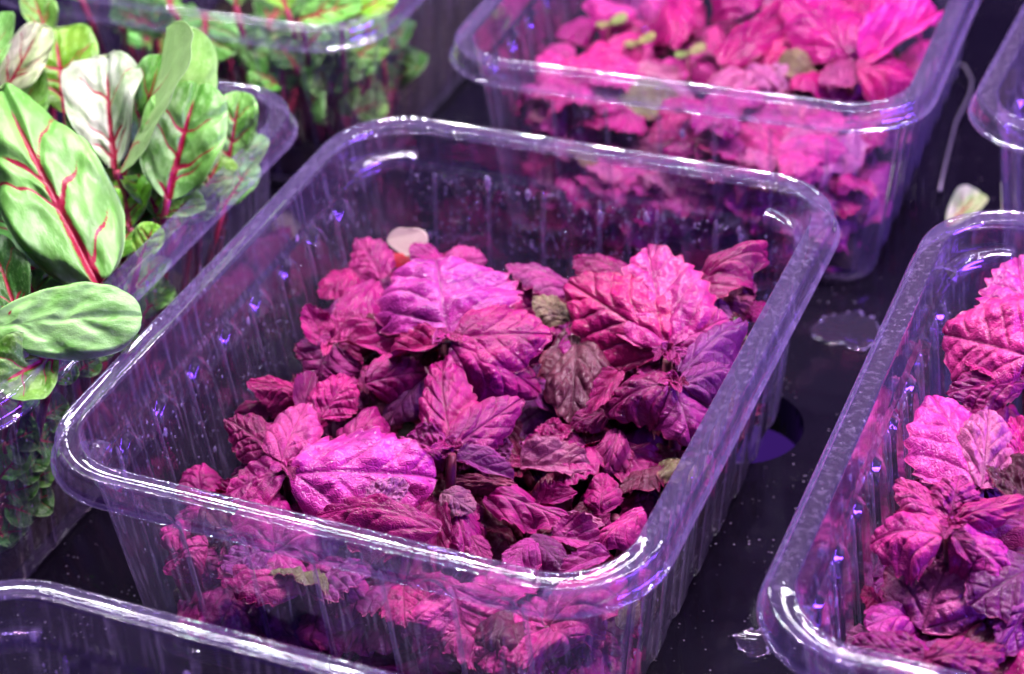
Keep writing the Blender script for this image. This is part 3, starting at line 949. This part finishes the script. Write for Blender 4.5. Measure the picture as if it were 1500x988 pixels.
red_plant(MAIN, (662, 858, -.22), [
    (662, 858, -.21, 686, 954, -.30, 130, 'flat', PINKC, 0),
    (700, 880, -.26, 772, 900, -.30, 40, 'puck', MAG, 0),
    (600, 900, -.31, 560, 950, -.35, 56, 'dome', PUR, 0),
    (520, 930, -.33, 480, 955, -.36, 44, 'fold', MAG, 0)],
    'plant with one flat toothed pink leaf hanging in the middle behind the near wall', GM)
red_plant(MAIN, (840, 925, -.30), [
    (760, 952, -.32, 818, 922, -.30, 46, 'flat', PALE, 0),
    (884, 940, -.30, 806, 904, -.27, 52, 'dome', MAG, 0),
    (742, 988, -.34, 788, 950, -.31, 56, 'flat', PINKC, 0),
    (902, 988, -.34, 838, 962, -.32, 66, 'dome', PINKC, 0),
    (932, 972, -.32, 904, 938, -.29, 36, 'dome', MAG, 0),
    (926, 842, -.22, 990, 856, -.25, 46, 'dome', PINKC, 0),
    (910, 922, -.29, 934, 884, -.26, 30, 'flat', (.30, .26, .16), 0)],
    'tangled pink plant filling the wall corner under the rounded rim', GM, 2)

# low filler seedlings between the stems
def fillers(box, n, zlo, zhi, label, group, seed, wmin=30, wmax=60, xr=(-.36, .36), yr=(-.44, .44), cols=(MAG, PUR, DARK, PINKC)):
    r_ = random.Random(seed)
    for k in range(n):
        c = clampbox(np.array([box[0] + r_.uniform(*xr), box[1] + r_.uniform(*yr), r_.uniform(zlo, zhi)]), box, 0.13)
        foot = np.array([c[0], c[1], -H + 0.055])
        root = empty('red_leaf_seedling', V(foot))
        tag(root, label, 'seedling', group)
        stalk(root, foot, c, 0.0013, 0.0008, M_PSTEM)
        a0 = r_.uniform(0, 6.28)
        for j in range(4):
            a = a0 + j * math.pi / 2 + r_.uniform(-.3, .3)
            W = r_.uniform(wmin, wmax) / 1000.0
            L = W * r_.uniform(1.15, 1.5)
            dz = r_.uniform(-0.05, 0.02) - (0.02 if j < 2 else -0.02)
            P1 = c + np.array([L * math.cos(a), L * math.sin(a), dz])
            P1 = clampbox(P1, box, 0.105); ax = P1 - c
            if np.linalg.norm(ax) < 0.01: continue
            n_ = UP - ax * (UP @ ax) / (ax @ ax); n_ /= np.linalg.norm(n_)
            x = Vector(ax).normalized(); y = Vector(n_).cross(x).normalized(); z = x.cross(y)
            q = Quaternion(x, r_.uniform(-.3, .3)); y = q @ y; z = q @ z
            o = link('leaf', pick(RED, r_.choice(['dome', 'puck', 'curl', 'dome', 'curl'])), None, root)
            col = r_.choice(cols) if r_.random() > 0.03 else (.14, .12, .05); o.color = (*[v * r_.uniform(.85, 1.15) for v in col], 1)
            m = Matrix((x, y, z)).transposed().to_4x4() @ Matrix.Diagonal((np.linalg.norm(ax) * S, W * S, W * 1.1 * S, 1))
            m.translation = V(c) - root.location
            o.matrix_basis = m
fillers(MAIN, 28, -.37, -.31, 'small dusky seedling low among the stems of the fully seen punnet', 'low seedlings in the fully seen punnet', 5, 80, 130, cols=(DARK, DARK, PUR, DARK))  # dark leaf colours put the shade between the stems into the leaves

fillers(MAIN, 20, -.27, -.20, 'small curled magenta seedling between the larger plants of the fully seen punnet', 'curled seedlings between larger plants', 31, 70, 110, cols=(MAG, MAG, DARK, PUR))
fillers(MAIN, 22, -.40, -.20, 'small magenta seedling pressed to the near wall of the fully seen punnet', 'seedlings along the near wall', 33, 75, 125, yr=(-.47, -.36), cols=(MAG, PINKC, PINKC, PUR))
# cream label standing against the far wall
P0 = at(566, 352, -.15); P1 = at(628, 352, -.15)
c = (P0 + P1) / 2
bm = bmesh.new()
outl = [(0.034 * math.cos(a) * (1 + .12 * math.sin(2 * a + 1)), 0.024 * math.sin(a) * (1 + .15 * math.sin(3 * a))) for a in [-2 * math.pi * k / 28 for k in range(28)]]
fr = [bm.verts.new((x * S * 1.05, -0.0004 + 12 * (x * S) ** 2, y * S * 1.1)) for x, y in outl]; bk = [bm.verts.new((x * S * 1.05, 0.0004 + 12 * (x * S) ** 2, y * S * 1.1)) for x, y in outl]
bm.faces.new(fr); bm.faces.new(bk[::-1])
for i in range(len(fr)):
    j = (i + 1) % len(fr); bm.faces.new((fr[i], bk[i], bk[j], fr[j]))
bmesh.ops.recalc_face_normals(bm, faces=bm.faces)
me = bpy.data.meshes.new('paper_label'); bm.to_mesh(me); bm.free()
lab = link('paper_label', me, M_TAG, None, V(c)); lab.rotation_euler = (math.radians(-25), 0, math.radians(14))
tag(lab, 'rounded cream paper label standing behind the magenta leaves', 'label')

# ------------------------------------------------------------------ plants of the punnet by the water ring
GR = 'large magenta plants in the punnet by the water ring'
red_plant(RIGHT, (1505, 515, -.08), [
    (1506, 522, -.06, 1362, 488, -.09, 150, 'flat', PINKC, -25),
    (1508, 505, -.06, 1486, 344, -.02, 130, 'flat', PINKC, 0),
    (1502, 560, -.10, 1394, 576, -.13, 60, 'puck', MAG, 0),
    (1500, 552, -.10, 1420, 532, -.10, 46, 'fuzzy', MAG, 0)],
    'magenta plant with the broadest smooth leaves beside the rim by the water ring', GR, 3)
red_plant(RIGHT, (1435, 712, -.14), [
    (1432, 712, -.13, 1370, 590, -.10, 122, 'flat', PINKC, 0),
    (1438, 715, -.13, 1448, 604, -.08, 80, 'puck', PALE, 0),
    (1502, 738, -.14, 1460, 672, -.12, 56, 'fuzzy', DARK, 0),
    (1510, 700, -.14, 1490, 620, -.10, 50, 'fuzzy', MAG, 0)],
    'magenta plant with one smooth and one ribbed leaf over the many-pointed plant', GR, 3)
red_plant(RIGHT, (1390, 772, -.11), [
    (1380, 785, -.11, 1236, 786, -.15, 112, 'dome', PINKC, 0),
    (1396, 774, -.11, 1478, 850, -.17, 96, 'dome', PINKC, 0),
    (1385, 762, -.11, 1316, 710, -.09, 54, 'puck', PINKC, 0),
    (1392, 756, -.11, 1404, 700, -.07, 64, 'puck', PINKC, 0),
    (1400, 762, -.11, 1494, 738, -.10, 50, 'dome', MAG, 0),
    (1396, 785, -.11, 1420, 822, -.14, 30, 'fold', PINKC, 0)],
    'magenta plant with many pointed leaves spread in a star', GR, 3)
red_plant(RIGHT, (1350, 926, -.24), [
    (1350, 924, -.23, 1402, 796, -.16, 156, 'puck', PALE, 0),
    (1282, 882, -.24, 1228, 866, -.22, 52, 'puck', MAG, 0),
    (1276, 930, -.25, 1238, 942, -.26, 42, 'flat', PALE, 0)],
    'dull pink leaf with deep ribs shaded under the star of leaves', GR)
red_plant(RIGHT, (1354, 966, -.17), [
    (1352, 966, -.16, 1250, 946, -.17, 66, 'puck', MAG, 0),
    (1356, 966, -.16, 1466, 956, -.17, 66, 'puck', MAG, 0),
    (1350, 985, -.17, 1456, 996, -.20, 44, 'dome', MAG, 0),
    (1350, 985, -.17, 1260, 985, -.20, 44, 'dome', MAG, 0)],
    'magenta plant with two toothed leaves along the near rounded rim', GR, 4)
red_plant(RIGHT, (1512, 840, -.15), [
    (1516, 830, -.14, 1428, 884, -.18, 120, 'flat', PUR, 0),
    (1518, 870, -.16, 1470, 950, -.22, 70, 'dome', PUR, 0)],
    'purple plant with a broad leaf beside the star of leaves', GR)
fillers(RIGHT, 22, -.32, -.24, 'small dusky seedling low in the punnet by the water ring', 'low seedlings in the punnet by the water ring', 9, 90, 140, (-.36, .1))

# ------------------------------------------------------------------ blurred pink plants of the punnet behind
GB = 'blurred pink plants'
red_plant(BACKR, (1250, 92, -.10), [
    (1264, 96, -.10, 1372, 30, -.08, 62, 'fold', PINKC, 0),
    (1255, 100, -.10, 1332, 112, -.13, 90, 'dome', MAG, 0),
    (1255, 90, -.10, 1204, 122, -.13, 50, 'flat', PINKC, 0),
    (1242, 84, -.10, 1168, 0, -.06, 100, 'flat', MAG, 0)],
    'blurred plant with the largest pink leaves near the rounded rim corner', GB)
red_plant(BACKR, (1216, 58, -.14), [
    (1216, 60, -.13, 1100, 86, -.15, 72, 'puck', MAG, 0),
    (1058, 96, -.14, 1164, 2, -.10, 66, 'flat', MAG, 0),
    (1040, 40, -.14, 1054, 82, -.16, 34, 'dome', PINKC, 0),
    (1300, 40, -.12, 1330, -20, -.10, 70, 'dome', PINKC, 0),
    (1100, 20, -.14, 1060, -30, -.10, 80, 'dome', MAG, 0)],
    'blurred plant with a dark gap under its ribbed pink leaf', GB)
red_plant(BACKR, (930, 35, -.16), [
    (932, 22, -.16, 860, 8, -.15, 54, 'dome', PINKC, 0),
    (872, 30, -.17, 820, 54, -.19, 40, 'dome', MAG, 0),
    (985, -8, -.14, 990, 66, -.18, 62, 'dome', MAG, 0),
    (932, 48, -.17, 878, 102, -.20, 64, 'dome', PINKC, 0),
    (838, 68, -.20, 788, 92, -.22, 50, 'dome', PINKC, 0),
    (962, 92, -.20, 924, 122, -.22, 50, 'dome', PINKC, 0),
    (965, 92, -.20, 1000, 118, -.22, 46, 'dome', PINKC, 0),
    (1010, 84, -.20, 1056, 122, -.22, 48, 'dome', PINKC, 0)],
    'blurred plant of many small pink leaves at the far punnet corner', GB)
cot = [(946, 56), (1020, 72), (905, 28)]
for k, (x, y) in enumerate(cot):
    root = empty('pale_seedling', V(clampbox(at(x, y, -H + .055), BACKR)))
    tag(root, 'tiny pale green seedling among the blurred pink leaves', 'seedling', 'pale seedlings among the pink leaves')
    o, B = place_leaf(root, GRN, (x - 12, y + 6, -.17), (x + 14, y - 5, -.15), 20, 'plain', (.30, .30, .12))
    place_leaf(root, GRN, (x - 12, y + 6, -.17), (x - 30, y + 10, -.15), 15, 'plain', (.30, .30, .12))
    stalk(root, np.array([B[0], B[1], -H + .06]), B, 0.0008, 0.0006, M_PSTEM)
fillers(BACKR, 40, -.30, -.15, 'small blurred pink seedling in the crowded punnet behind', 'small blurred pink seedlings', 21, 75, 115, (-.36, .36), (-.45, .3), (PINKC, PINKC, MAG, PALE))
fillers(BACKR, 48, -.42, -.18, 'small blurred pink seedling close to the wall of the crowded punnet', 'small blurred pink seedlings by the wall', 22, 80, 125, (-.36, .36), (-.46, -.30), (PINKC, PINKC, MAG, PALE))

# ------------------------------------------------------------------ red-veined green leaves
LIME = (0.23, 0.52, 0.035)
LEAFG = (0.15, 0.42, 0.05)
MINT = (0.22, 0.52, 0.11)
WHITISH = (0.50, 0.66, 0.42)
FOREST = (0.04, 0.17, 0.02)  # deep green leaves; also sets the shade of the gaps as leaf colour
def green_plant(box, foot_px, leaves, label, group):
    P = clampbox(at(*foot_px, -H + .055), box, 0.16)
    root = empty('red_veined_plant', V(P))
    tag(root, label, 'plant', group)
    for lf in leaves:
        bx, by, zb, tx, ty, zt, w, st, col = lf[:9]
        roll = lf[9] if len(lf) > 9 else 0
        face = lf[10] if len(lf) > 10 else 0.6
        o, B = place_leaf(root, GRN, (bx, by, zb), (tx, ty, zt), w, st, col, roll, face, box=box if zb < -.09 else None)
        B2 = clampbox(np.array([B[0], B[1], -H + .06]), box, 0.15)
        B2 = B2 * 0.75 + P * 0.25; B2[2] = -H + .06
        stalk(root, B2, B, 0.0011, 0.0009 if w > 50 else 0.0006, M_STEM, 'stalk', 0.03)
    return root
GG = 'red-veined green plants reaching over the rim'
green_plant(LEFT, (140, 520), [
    (146, 416, .02, 4, 134, .22, 172, 'broad', MINT, 0, .9),
    (96, 450, -.06, 2, 262, .03, 150, 'broad', MINT, 0, .8)],
    'plant with a large pale leaf carrying a thick ruby midrib', GG)
green_plant(LEFT, (230, 400), [
    (172, 252, .06, 242, 42, .26, 92, 'fold', MINT, 62, .8),
    (170, 250, .04, 158, 84, .18, 118, 'open', WHITISH, -25, .8),
    (200, 222, .03, 236, 80, .18, 62, 'open', LEAFG, 0, .7)],
    'plant with a tall folded leaf whose narrow tip bends over', GG)
green_plant(LEFT, (260, 400), [
    (246, 292, .02, 292, 126, .17, 130, 'round', MINT, 0, .8),
    (334, 240, -.02, 352, 134, .10, 66, 'round', MINT, 0, .7),
    (230, 308, -.02, 192, 234, .06, 62, 'cup', LIME, 0, .6),
    (228, 318, -.03, 302, 300, -.01, 44, 'open', MINT, 0, .4)],
    'plant with a round leaf crossed by branching ruby veins beside the rim', GG)
green_plant(LEFT, (60, 600), [
    (-14, 480, .06, 208, 464, .05, 128, 'plain', (0.30, 0.60, 0.18), -8, .75),
    (20, 520, .02, 64, 490, .04, 60, 'open', LIME, 0, .6),
    (84, 520, .0, -4, 566, .0, 110, 'open', LEAFG, 0, .8),
    (30, 590, -.04, 4, 526, .02, 40, 'round', LEAFG, 0, .6)],
    'plant with a spoon-shaped leaf lying out across the punnet rim', GG)
green_plant(LEFT, (60, 330), [
    (-6, 156, .10, 62, 36, .22, 60, 'open', WHITISH, 20, .7),
    (98, 168, .06, 80, 42, .18, 124, 'open', LIME, 0, .85),
    (40, 200, .06, 20, 110, .14, 90, 'open', LEAFG, 0, .7),
    (130, 230, .02, 150, 150, .10, 90, 'open', LEAFG, 0, .7),
    (72, 66, .12, 46, -14, .2, 52, 'open', LEAFG, 0, .7),
    (62, 268, .06, -6, 214, .10, 60, 'open', (.34, .46, .10), 0, .6),
    (-20, 120, .16, 0, 20, .24, 60, 'open', MINT, 0, .7)],
    'plant with a bright lime leaf and a nearly white folded one behind the ruby midrib', GG)
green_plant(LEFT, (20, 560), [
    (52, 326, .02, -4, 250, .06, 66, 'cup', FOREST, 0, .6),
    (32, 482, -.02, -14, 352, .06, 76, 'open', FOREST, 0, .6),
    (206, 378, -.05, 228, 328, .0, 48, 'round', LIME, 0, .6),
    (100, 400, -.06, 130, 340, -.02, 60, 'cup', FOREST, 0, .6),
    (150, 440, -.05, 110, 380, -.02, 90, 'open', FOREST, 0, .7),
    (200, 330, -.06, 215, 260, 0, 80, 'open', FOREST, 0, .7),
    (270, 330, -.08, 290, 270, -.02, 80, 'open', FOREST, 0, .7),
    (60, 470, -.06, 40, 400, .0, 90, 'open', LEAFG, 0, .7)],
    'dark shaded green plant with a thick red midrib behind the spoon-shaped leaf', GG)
green_plant(LEFT, (210, 560), [
    (205, 446, -.14, 282, 384, -.10, 48, 'round', LEAFG, 0, .6),
    (132, 496, -.16, 190, 534, -.18, 56, 'round', LEAFG, 0, .6),
    (226, 470, -.2, 262, 420, -.16, 50, 'open', LEAFG, 0, .6),
    (310, 330, -.12, 370, 280, -.08, 50, 'open', LEAFG, 0, .6),
    (330, 300, -.08, 372, 240, -.03, 50, 'round', MINT, 0, .6)],
    'low green plant pressed against the wall facing the magenta punnet', GG)
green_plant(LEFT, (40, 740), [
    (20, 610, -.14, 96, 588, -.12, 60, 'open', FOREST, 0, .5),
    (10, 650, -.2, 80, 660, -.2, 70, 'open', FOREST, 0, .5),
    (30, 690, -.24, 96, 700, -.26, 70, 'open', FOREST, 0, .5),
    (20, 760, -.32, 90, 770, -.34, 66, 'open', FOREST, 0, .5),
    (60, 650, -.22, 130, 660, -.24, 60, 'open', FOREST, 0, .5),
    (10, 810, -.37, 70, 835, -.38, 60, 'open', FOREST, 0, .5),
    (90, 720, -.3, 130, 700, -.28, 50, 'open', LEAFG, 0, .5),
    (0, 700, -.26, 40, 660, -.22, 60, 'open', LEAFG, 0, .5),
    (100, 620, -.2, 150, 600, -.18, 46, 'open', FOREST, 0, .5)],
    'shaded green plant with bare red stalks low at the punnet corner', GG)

green_plant(LEFT, (230, 460), [
    (190, 334, -.04, 178, 246, .03, 96, 'open', LIME, 0, .7),
    (252, 340, -.06, 250, 268, -.01, 86, 'open', FOREST, 0, .7),
    (292, 296, -.05, 326, 226, .02, 76, 'open', LEAFG, 0, .7),
    (120, 306, -.02, 108, 214, .05, 96, 'open', FOREST, 0, .7),
    (336, 262, -.05, 378, 196, .0, 62, 'round', MINT, 0, .7),
    (160, 380, -.08, 200, 330, -.04, 70, 'open', LEAFG, 0, .6),
    (20, 330, .0, 60, 260, .04, 80, 'open', LEAFG, 0, .6)],
    'inner green plant filling the shade between the taller red-veined leaves', GG)
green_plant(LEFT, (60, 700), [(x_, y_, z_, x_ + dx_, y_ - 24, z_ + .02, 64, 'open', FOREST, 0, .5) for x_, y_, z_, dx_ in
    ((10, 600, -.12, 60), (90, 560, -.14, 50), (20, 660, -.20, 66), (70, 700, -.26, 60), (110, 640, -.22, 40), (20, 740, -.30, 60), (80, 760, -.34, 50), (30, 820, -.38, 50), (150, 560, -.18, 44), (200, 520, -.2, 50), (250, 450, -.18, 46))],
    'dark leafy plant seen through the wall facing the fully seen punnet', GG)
GH = 'blurred green plants behind'
green_plant(BACKL, (330, 160), [
    (300, 20, -.02, 304, 92, -.10, 104, 'round', LEAFG, 0, .7),
    (345, 10, .0, 350, -40, .06, 60, 'open', MINT, 0, .7),
    (400, 140, -.2, 410, 66, -.12, 110, 'round', MINT, 0, .8),
    (250, 10, .0, 240, -50, .06, 90, 'open', LEAFG, 0, .7)],
    'blurred green plant whose broad leaf hangs below the far rim', GH)
green_plant(BACKL, (480, 180), [
    (440, 30, -.02, 530, 4, .02, 60, 'open', MINT, 0, .6),
    (500, 30, -.02, 580, -10, .03, 50, 'open', LIME, 0, .6),
    (510, 130, -.22, 540, 60, -.14, 60, 'open', LEAFG, 0, .6),
    (520, 165, -.3, 572, 150, -.28, 50, 'round', MINT, 0, .6),
    (430, 200, -.26, 470, 150, -.2, 90, 'round', MINT, 0, .6),
    (420, 15, -.02, 400, -40, .04, 70, 'open', LIME, 0, .6)],
    'blurred lime plant with bare red stalks at the far rim corner', GH)
green_plant(BACKL, (180, 140), [
    (170, 90, -.1, 130, 40, -.05, 60, 'open', FOREST, 0, .6),
    (180, 80, -.1, 230, 50, -.06, 60, 'open', FOREST, 0, .6),
    (120, 0, .0, 90, -50, .05, 80, 'open', LEAFG, 0, .6)],
    'dark blurred green plant behind the bright lime leaf', GH)
green_plant(BACKL, (560, 120), [
    (600, 140, -.3, 640, 80, -.24, 50, 'open', FOREST, 0, .6),
    (590, 90, -.2, 600, 30, -.14, 44, 'open', FOREST, 0, .6)],
    'thin dark blurred plant with red stalks near the pink punnet corner', GH)
gb = random.Random(8)
for k, (x0, y0, txt) in enumerate([(300, 130, 'shaded blurred green plant low under the hanging broad leaf'), (430, 120, 'blurred pale green plant low behind the far rim'), (540, 150, 'blurred green plant with dark leaves low beside bare red stalks'), (585, 110, 'dim blurred green plant close to the pink punnet corner'), (360, 60, 'blurred bright green plant rising just behind the far rim'), (200, 60, 'dim blurred green plant behind the white-backed leaf'), (480, 70, 'blurred fresh green plant just under the far rim corner')]):
    ls = []
    for j in range(7):
        x = x0 + gb.uniform(-60, 60); y = y0 + gb.uniform(-60, 40); zz = gb.uniform(-.30, -.10)
        ls.append((x, y, zz, x + gb.uniform(-40, 40), y - gb.uniform(30, 60), zz + .05, gb.uniform(50, 80), gb.choice(['open', 'round']), gb.choice([LEAFG, FOREST, LEAFG, MINT]), 0, .6))
    green_plant(BACKL, (x0, y0 + 60), ls, txt, GH)

# bench glint behind the water ring, reflected light built as a pale leaf
fp = at(1412, 312, -H)
root = empty('bench_glint', V(fp))
tag(root, 'pale green light glint built as a leaf, on the bench behind the dried water ring', 'leaf')
place_leaf(root, GRN, (1388, 330, -H + .03), (1436, 282, -H + .05), 46, 'cup', (.60, .68, .40), 0, .3)
